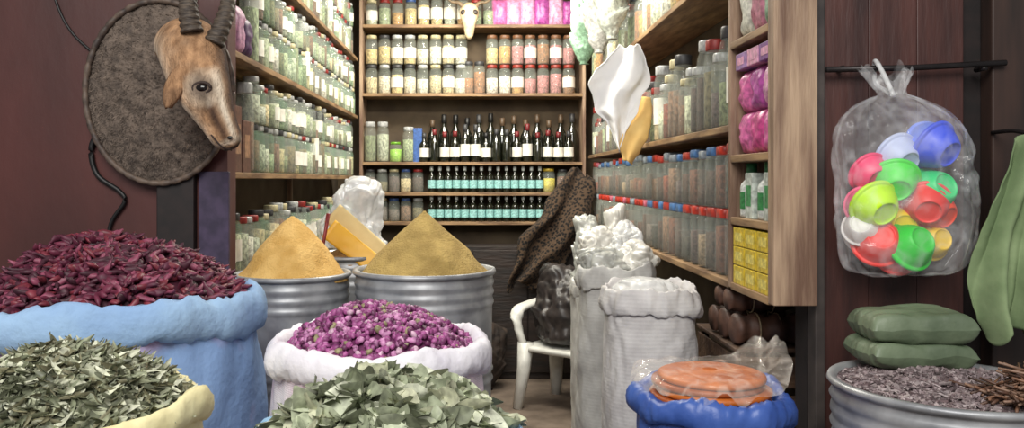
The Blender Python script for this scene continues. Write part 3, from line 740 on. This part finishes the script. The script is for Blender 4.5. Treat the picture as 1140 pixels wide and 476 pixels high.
def bowl(px_, py_, y, c, s, rx, rz, lab):
    o = rev('plastic_bowl', bowl_prof, mat('bowl '+lab, c, tuple(v*.95 for v in c), rough=.45), (pxx(px_, y), y, 1.5-(py_-200)*y/900), 40, rot=(rx, 0, rz), capt=False)
    o.scale = (s, s, s); tag(o, '%s plastic bowl inside the clear bag' % lab, 'bowl', 'bowls in the bag')
A = math.radians
for d_ in (
    (986, 238, 2.215, (200, 250, 20), 1.15, A(-60), A(12), 'lime green'), (982, 262, 2.235, (252, 36, 16), 1.17, A(-112), A(-14), 'red'),
    (1028, 266, 2.215, (20, 208, 40), 1.15, A(-116), A(16), 'green'), (1034, 236, 2.24, (246, 56, 48), 1.1, A(-64), A(-20), 'coral red'),
    (960, 226, 2.245, (248, 106, 146), .92, A(-100), A(-35), 'pink'), (958, 248, 2.25, (240, 238, 234), .87, A(-112), A(-30), 'white'),
    (1000, 212, 2.24, (84, 238, 76), 1.1, A(-54), A(-14), 'pale green'), (1058, 172, 2.25, (60, 90, 238), 1.2, A(-62), A(26), 'blue'),
    (1046, 150, 2.27, (110, 140, 244), 1.08, A(-112), A(0), 'pale blue'), (1012, 182, 2.275, (200, 212, 248), 1.12, A(-64), A(18), 'milky blue'),
    (1054, 206, 2.25, (34, 216, 124), 1.14, A(-110), A(16), 'turquoise'), (978, 200, 2.27, (248, 70, 122), .97, A(-62), A(14), 'rose pink'),
    (1056, 242, 2.265, (252, 76, 36), 1.02, A(-66), A(24), 'orange red'), (1008, 252, 2.28, (252, 220, 30), 1.07, A(-90), 0, 'yellow'),
    (1004, 276, 2.265, (244, 46, 46), 1.0, A(-118), A(0), 'scarlet'), (966, 268, 2.27, (240, 240, 236), .9, A(-70), A(-14), 'clear white'),
    (1050, 266, 2.27, (244, 204, 46), .92, A(-100), A(12), 'amber')):
    bowl(*d_)

# ------------------------------------------------------------ right drum with bark, green parcels
DX = 1.15
drum(DX, 1.97, .2, 1.0, .265, 'ribbed galvanised drum full of purple-grey bark chips', 4)
box_st = thing('wooden_stand', 'low wooden stand under the drum', 'stand', (DX, 1.97, 0))
box('stand_top', -.26, .26, -.26, .26, .16, .2, M_pf, parent=box_st, origin=(0, 0, 0))
for a in (-.22, .22):
    for b_ in (-.22, .22): box('leg', a-.03, a+.03, b_-.03, b_+.03, 0, .16, M_pf, parent=box_st, origin=(0, 0, 0))
heap('bark_chip_heap', DX, 1.97, .985, .25, .035, piece_chip, 3400, .022, .0062,
     [P(104, 90, 92), P(150, 134, 136), P(176, 162, 162), P(124, 106, 108)], 'heap of fine purple-grey bark chips in the drum', power=2, smooth=False, tiltmax=.5)
V = []; F = []; MI = []
for c in range(230):
    L_ = random.uniform(.06, .15)
    pts = [(L_*(k/4-.5), .015*nz(c, k, 1), .015*nz(c, k, 5)) for k in range(5)]
    pv, pf_ = tube_geo(pts, [.003, .0036, .003, .0028, .002], 5)
    tx = random.uniform(-.13, .07)
    M = Matrix.Translation((tx, random.uniform(-.07, .05)-.02*(tx < -.05), random.uniform(.0, .06)*(1 if tx > -.06 else .4))) @ Matrix.Rotation(random.uniform(-1.2, 1.2)+.5, 4, 'Z') @ Matrix.Rotation(random.uniform(-.4, .4), 4, 'Y')
    o = len(V); V += [tuple(M @ Vector(p)) for p in pv]; F += [tuple(a+o for a in f) for f in pf_]; MI += [c % 3]*len(pf_)
o = mk('twig_heap', V, F, [P(128, 92, 70), P(92, 64, 50), P(150, 118, 98)], (DX+.14, 1.83, 1.01), True, MI); tag(o, 'small heap of brown twigs lying on the bark chips', 'twigs', kind='stuff')
M_pil = mat('green plastic wrap', (116, 130, 104), (86, 100, 78), rough=.5, scale=7, bump=.5, bscale=18)
for i, (z, w, hh) in enumerate(((1.048, .27, .064), (1.119, .262, .078))):
    V, F = pillow_geo(w, .17, hh, 60, 44, .05, i*4.4+2, 9)
    V = [(a, c, b_+.007*abs(nz(a*9+c*14, c*22, i))*2) for a, b_, c in V]
    o = mk('wrapped_parcel', V, F, M_pil, (1.133+.004*i, 2.12, z), True, rot=(0, .02*(1-2*i), .05*(1-2*i)))
    tag(o, 'green plastic-wrapped flat folded parcel stacked on the bark chips', 'parcel', 'stacked green parcels')

# ------------------------------------------------------------ mounted goat head
PX, PZ = -1.14, 1.815
pl = thing('mounted_goat_head', 'mounted horned goat head on oval furry plaque on maroon wall', 'animal trophy', (PX, 2.91, PZ))
PY = 2.91
M_fur = mat('grey brown wool', (120, 106, 95), (84, 74, 67), rough=.95, scale=30, bump=1, bscale=90, detail=8, lo=.35, hi=.65)
V = []; F = []; nr, ns = 60, 160
for i in range(nr+1):
    q = i/nr
    for j in range(ns):
        th = 2*pi*j/ns; c, s = math.cos(th), math.sin(th)
        h = .05*(1-q**3)+.012*(.4-vor(c*q*9, s*q*9, 3))+.008*nz(c*q*34, s*q*34, 1)
        if i == nr: h = 0
        V.append((.262*q*c, -h-.003, .325*q*s))
for i in range(nr):
    for j in range(ns):
        k = (j+1) % ns; F.append((i*ns+j, (i+1)*ns+j, (i+1)*ns+k, i*ns+k))
mk('plaque', V, F, M_fur, parent=pl)
V = []; F = []; MI = []
for c in range(14000):
    q = math.sqrt(random.random())*.97; th = random.uniform(0, 2*pi); x, z = .262*q*math.cos(th), .325*q*math.sin(th)
    cl_ = nz(x*26, z*26, 0)
    h = .05*(1-q**3)+.012*(.4-vor(math.cos(th)*q*9, math.sin(th)*q*9, 3))-.002; L_ = random.uniform(.006, .015); a = th+cl_*3+random.uniform(-.7, .7)
    dx, dz = math.cos(a)*L_, math.sin(a)*L_-.004; px2, pz2 = -math.sin(a)*.0013, math.cos(a)*.0013; o = len(V)
    V += [(x+px2, -h, z+pz2), (x-px2, -h, z-pz2), (x+dx, -h-random.uniform(.004, .014), z+dz)]; F.append((o, o+1, o+2)); MI.append(random.choice((0, 0, 1, 2)))
mk('fur_tuft', V, F, [M_fur, P(146, 130, 116, .9), P(76, 66, 60, .9)], parent=pl, smooth=False, mi=MI)['kind'] = 'stuff'
N_ = 360
pts = [(.264*math.cos(2*pi*j/N_), -.012, .327*math.sin(2*pi*j/N_)) for j in range(N_+1)]
tube('plaque_rim', pts, [.009+.003*abs(math.sin(j*pi/9)) for j in range(N_+1)], mat('knobbly carved rim', (104, 88, 76), (54, 44, 40), rough=.6, scale=30), 10, parent=pl, up=(0, 1, 0))
def L(px, py, yy): return ((px-531)*yy/900-PX, yy-PY, 1.5-(py-200)*yy/900-PZ)
M_goat = mat('goat coat', (255, 255, 255), (190, 184, 178), rough=.9, scale=40, bump=1, bscale=170, stretch=(1, 1, .4), detail=8)
nt = M_goat.node_tree; bs = nt.nodes['Principled BSDF']; rp = [n for n in nt.nodes if n.type == 'VALTORGB'][0]
at = nt.nodes.new('ShaderNodeAttribute'); at.attribute_name = 'coat'
mx = nt.nodes.new('ShaderNodeMix'); mx.data_type = 'RGBA'; mx.blend_type = 'MULTIPLY'; mx.inputs[0].default_value = 1
nt.links.new(rp.outputs['Color'], mx.inputs[6]); nt.links.new(at.outputs['Color'], mx.inputs[7]); nt.links.new(mx.outputs[2], bs.inputs['Base Color'])
def coat(o, f):
    ca = o.data.color_attributes.new('coat', 'FLOAT_COLOR', 'POINT')
    for i, v in enumerate(o.data.vertices): ca.data[i].color = f(i, v.co)
spine = catmull([L(206, 48, 2.89), L(209, 50, 2.82), L(214, 60, 2.75), L(223, 90, 2.70), L(235, 118, 2.67), L(245, 139, 2.66), L(254, 156, 2.655), L(258, 166, 2.655)], 9)
rad = [(a, b_) for a, b_, _ in catmull([(.090, .108, 0), (.090, .108, 0), (.087, .110, 0), (.074, .100, 0), (.055, .075, 0), (.044, .057, 0), (.039, .047, 0), (.017, .021, 0)], 9)]
SEG = 48
sock = Vector(L(225, 98, 2.630))
def wobh(i, th):
    q = i/(len(spine)-1); k = 1
    k += .10*math.exp(-((q-.46)/.05)**2)*math.exp(-((math.atan2(math.sin(th-.75), math.cos(th-.75)))/.35)**2)
    k -= .08*math.exp(-((q-.62)/.07)**2)*math.exp(-((math.atan2(math.sin(th-.3), math.cos(th-.3)))/.5)**2)
    return k
hd = tube('head', spine, rad, M_goat, SEG, up=(1, 0, .3), parent=pl, sub=1, wob=wobh)
TAN, DK, CRM, NOSE = [Vector(srgb(c)[:3]) for c in ((196, 152, 112), (66, 42, 32), (236, 222, 200), (50, 36, 32))]
def hc(i, co):
    ring = min(i//SEG, len(spine)-1); th = 2*pi*(i % SEG)/SEG
    if th > pi*1.5: th -= 2*pi
    q = ring/(len(spine)-1); n_ = nz(co.x*40, co.y*40, co.z*40)*.5
    c = TAN*(1+.45*nz(co.x*15, co.y*15, co.z*15))
    c = c.lerp(CRM, min(1, max(0, math.exp(-((th+pi/2)/.7)**2)*.9+n_*.2)))
    c = c.lerp(DK, min(1, max(0, math.exp(-((th-pi/2)/.6)**2)*(1 if q > .25 else .4)+n_*.4)))
    if .44 < q < .96:
        g = math.sin((q-.44)/.52*pi)**.4
        c = c.lerp(CRM, g*math.exp(-((th-.72)/.26)**2)); c = c.lerp(DK, .95*g*math.exp(-((th-.10)/.28)**2))
    d_e = (Vector(co)-sock).length
    if d_e < .07: c = c.lerp(CRM, .7*(1-d_e/.07)**.4)
    if d_e < .046: c = c.lerp(DK, .95*(1-d_e/.046)**.4)
    c = c.lerp(CRM, max(0, 1-abs(q-.9)/.05)*.6)
    c = c.lerp(NOSE, min(1, max(0, (q-.945)/.04)))
    return (*c, 1)
coat(hd, hc)
ex = tuple(sock)
def ball(name, c, r, m, parent, sc=(1, 1, 1)):
    V, F = rev_geo([(max(.0005, r*math.sin(pi*i/12)), -r*math.cos(pi*i/12)) for i in range(13)], 20)
    o = mk(name, V, F, m, c, parent=parent); o.scale = sc; return o
ball('eye', ex, .018, mat('dark eye', (30, 18, 12), (16, 9, 7), rough=.06), pl, (1.25, .8, .9))
rt = [(ex[0]+.026*math.cos(a)*1.1, ex[1]-.004, ex[2]+.018*math.sin(a)) for a in [2*pi*j/20 for j in range(21)]]
tube('eyelid', rt, .0055, mat('dark eyelid', (50, 32, 25), rough=.7), 6, up=(0, 1, 0), parent=pl)
ball('nostril', L(256, 153, 2.614), .009, M_black, pl, (1, .4, .6))
tube('mouth', catmull([L(258, 167, 2.64), L(247, 163, 2.616), L(235, 150, 2.61)], 5), .003, MATS['dark eyelid'], 6, parent=pl)
def ear(u, v):
    w = .036*math.sin(pi*min(.98, v*.92+.06))**.8; a = u*2-1
    b_ = Vector(L(203, 68, 2.66)).lerp(Vector(L(187, 120, 2.615)), v)
    return (b_.x+a*w, b_.y+.016*a*a-.008, b_.z+a*w*.3)
e_ = sheet('ear', ear, 8, 12, M_goat, None, None, .006, parent=pl)
coat(e_, lambda i, co: (*TAN.lerp(DK, .5 if (i % 13) > 7 else .1 if 9 < i < 100 else .45), 1))
M_horn = mat('ridged horn', (92, 80, 68), (50, 42, 37), rough=.6, scale=30, stretch=(1, 1, 4), bump=.5)
def horn(ctrl, r0, r1, n_=20):
    p = catmull([L(*c) for c in ctrl], n_); n = len(p)
    rr = [(r0+(r1-r0)*i/(n-1))*(1+.08*math.sin(i*1.35)) for i in range(n)]
    tube('horn', p, rr, M_horn, 16, up=(0, 1, 0), parent=pl)
horn([(214, 36, 2.69), (210, 14, 2.69), (210, -8, 2.72), (218, -26, 2.77)], .036, .022, 15)
horn([(238, 48, 2.71), (248, 26, 2.72), (254, 2, 2.75), (252, -22, 2.79)], .033, .020, 15)
# ------------------------------------------------------------ cable and iron hook on wall
c1 = tube('iron_hook', catmull([(-1.35, 2.936, 1.70), (-1.40, 2.936, 1.62), (-1.38, 2.936, 1.52), (-1.30, 2.936, 1.46), (-1.28, 2.936, 1.42), (-1.33, 2.936, 1.34), (-1.35, 2.936, 1.2)], 8), [.011-.0001*k for k in range(49)], M_black, 10); tag(c1, 'curved black iron hook bar fixed on the maroon wall', 'hook')
c1 = tube('cable', catmull([(-1.57, 2.944, 2.3), (-1.53, 2.944, 2.14), (-1.47, 2.944, 2.03), (-1.36, 2.944, 1.93)], 6), .005, M_black, 8); tag(c1, 'thin black cable running diagonally down to the plaque', 'cable')

# ------------------------------------------------------------ skull with horns at back
M_bone = mat('bone', (214, 196, 160), (170, 148, 114), rough=.6, scale=18)
sk = thing('goat_skull', 'pale horned goat skull hung on the top shelf edge', 'skull', (-.06, 6.27, 2.76))
tube('skull_body', catmull([(0, .06, .08), (0, .02, .07), (0, -.005, .02), (0, -.015, -.06), (0, -.01, -.14), (0, 0, -.17)], 4), [(a, b_) for a, b_, _ in catmull([(.03, .03, 0), (.066, .05, 0), (.074, .05, 0), (.048, .04, 0), (.032, .028, 0), (.012, .01, 0)], 4)], M_bone, 16, up=(0, 1, 0), parent=sk)
for s in (-1, 1):
    tube('horn', catmull([(s*.03, 0, .06), (s*.08, 0, .11), (s*.14, 0, .12), (s*.19, 0, .17)], 6), [.020-.0008*i for i in range(19)], mat('horn brown', (130, 110, 84), (90, 74, 54), rough=.6), 10, up=(0, 1, 0), parent=sk)
    ball('eye_socket', (s*.045, -.038, .03), .022, P(50, 38, 30), sk, (1, .6, 1))

# ------------------------------------------------------------ lamp fixtures and lights
for yy in (4.1, 5.6):
    lf = thing('fluorescent_lamp', 'long white fluorescent tube lamp fixed to the shop ceiling', 'lamp', (0, yy, 3.12))
    box('lamp_housing', -.6, .6, -.05, .05, -.05, 0, M_plw, parent=lf, origin=(0, 0, 0))
    tube('lamp_tube', [(-.57, 0, -.07), (.57, 0, -.07)], .014, mat('tube glow', (250, 250, 245), (250, 250, 245), emit=6), 10, parent=lf)
def area(name, loc, target, sx, sy, e, col=(1, 1, 1)):
    l = bpy.data.lights.new(name, 'AREA'); l.shape = 'RECTANGLE'; l.size = sx; l.size_y = sy; l.energy = e; l.color = col
    o = bpy.data.objects.new(name, l); o.location = loc
    o.rotation_euler = (Vector(target)-Vector(loc)).to_track_quat('-Z', 'Y').to_euler(); COL.objects.link(o)
area('shop light', (0, 4.1, 3.0), (0, 4.5, 0), 1.2, .3, 68, (1, .945, .82))
area('shop light end', (0, 5.4, 3.0), (0, 6.3, 1.4), 1.2, .3, 56, (1, .945, .82))
area('daylight', (-.6, -1.6, 4.2), (0, 3.2, 1.1), 3.2, 2.4, 275, (1, .975, .93))
w = bpy.data.worlds.new('World'); S.world = w; w.use_nodes = True
w.node_tree.nodes['Background'].inputs[0].default_value = (.97, .95, .98, 1); w.node_tree.nodes['Background'].inputs[1].default_value = .28
S.view_settings.view_transform = 'Standard'
# ------------------------------------------------------------ camera
cd = bpy.data.cameras.new('Camera'); cam = bpy.data.objects.new('Camera', cd); COL.objects.link(cam)
cam.location = (0, 0, 1.5); cam.rotation_euler = (pi/2, 0, 0)
cd.sensor_width = 36; cd.lens = 36*900/1140; cd.shift_x = 39/1140; cd.shift_y = -38/1140
S.camera = cam
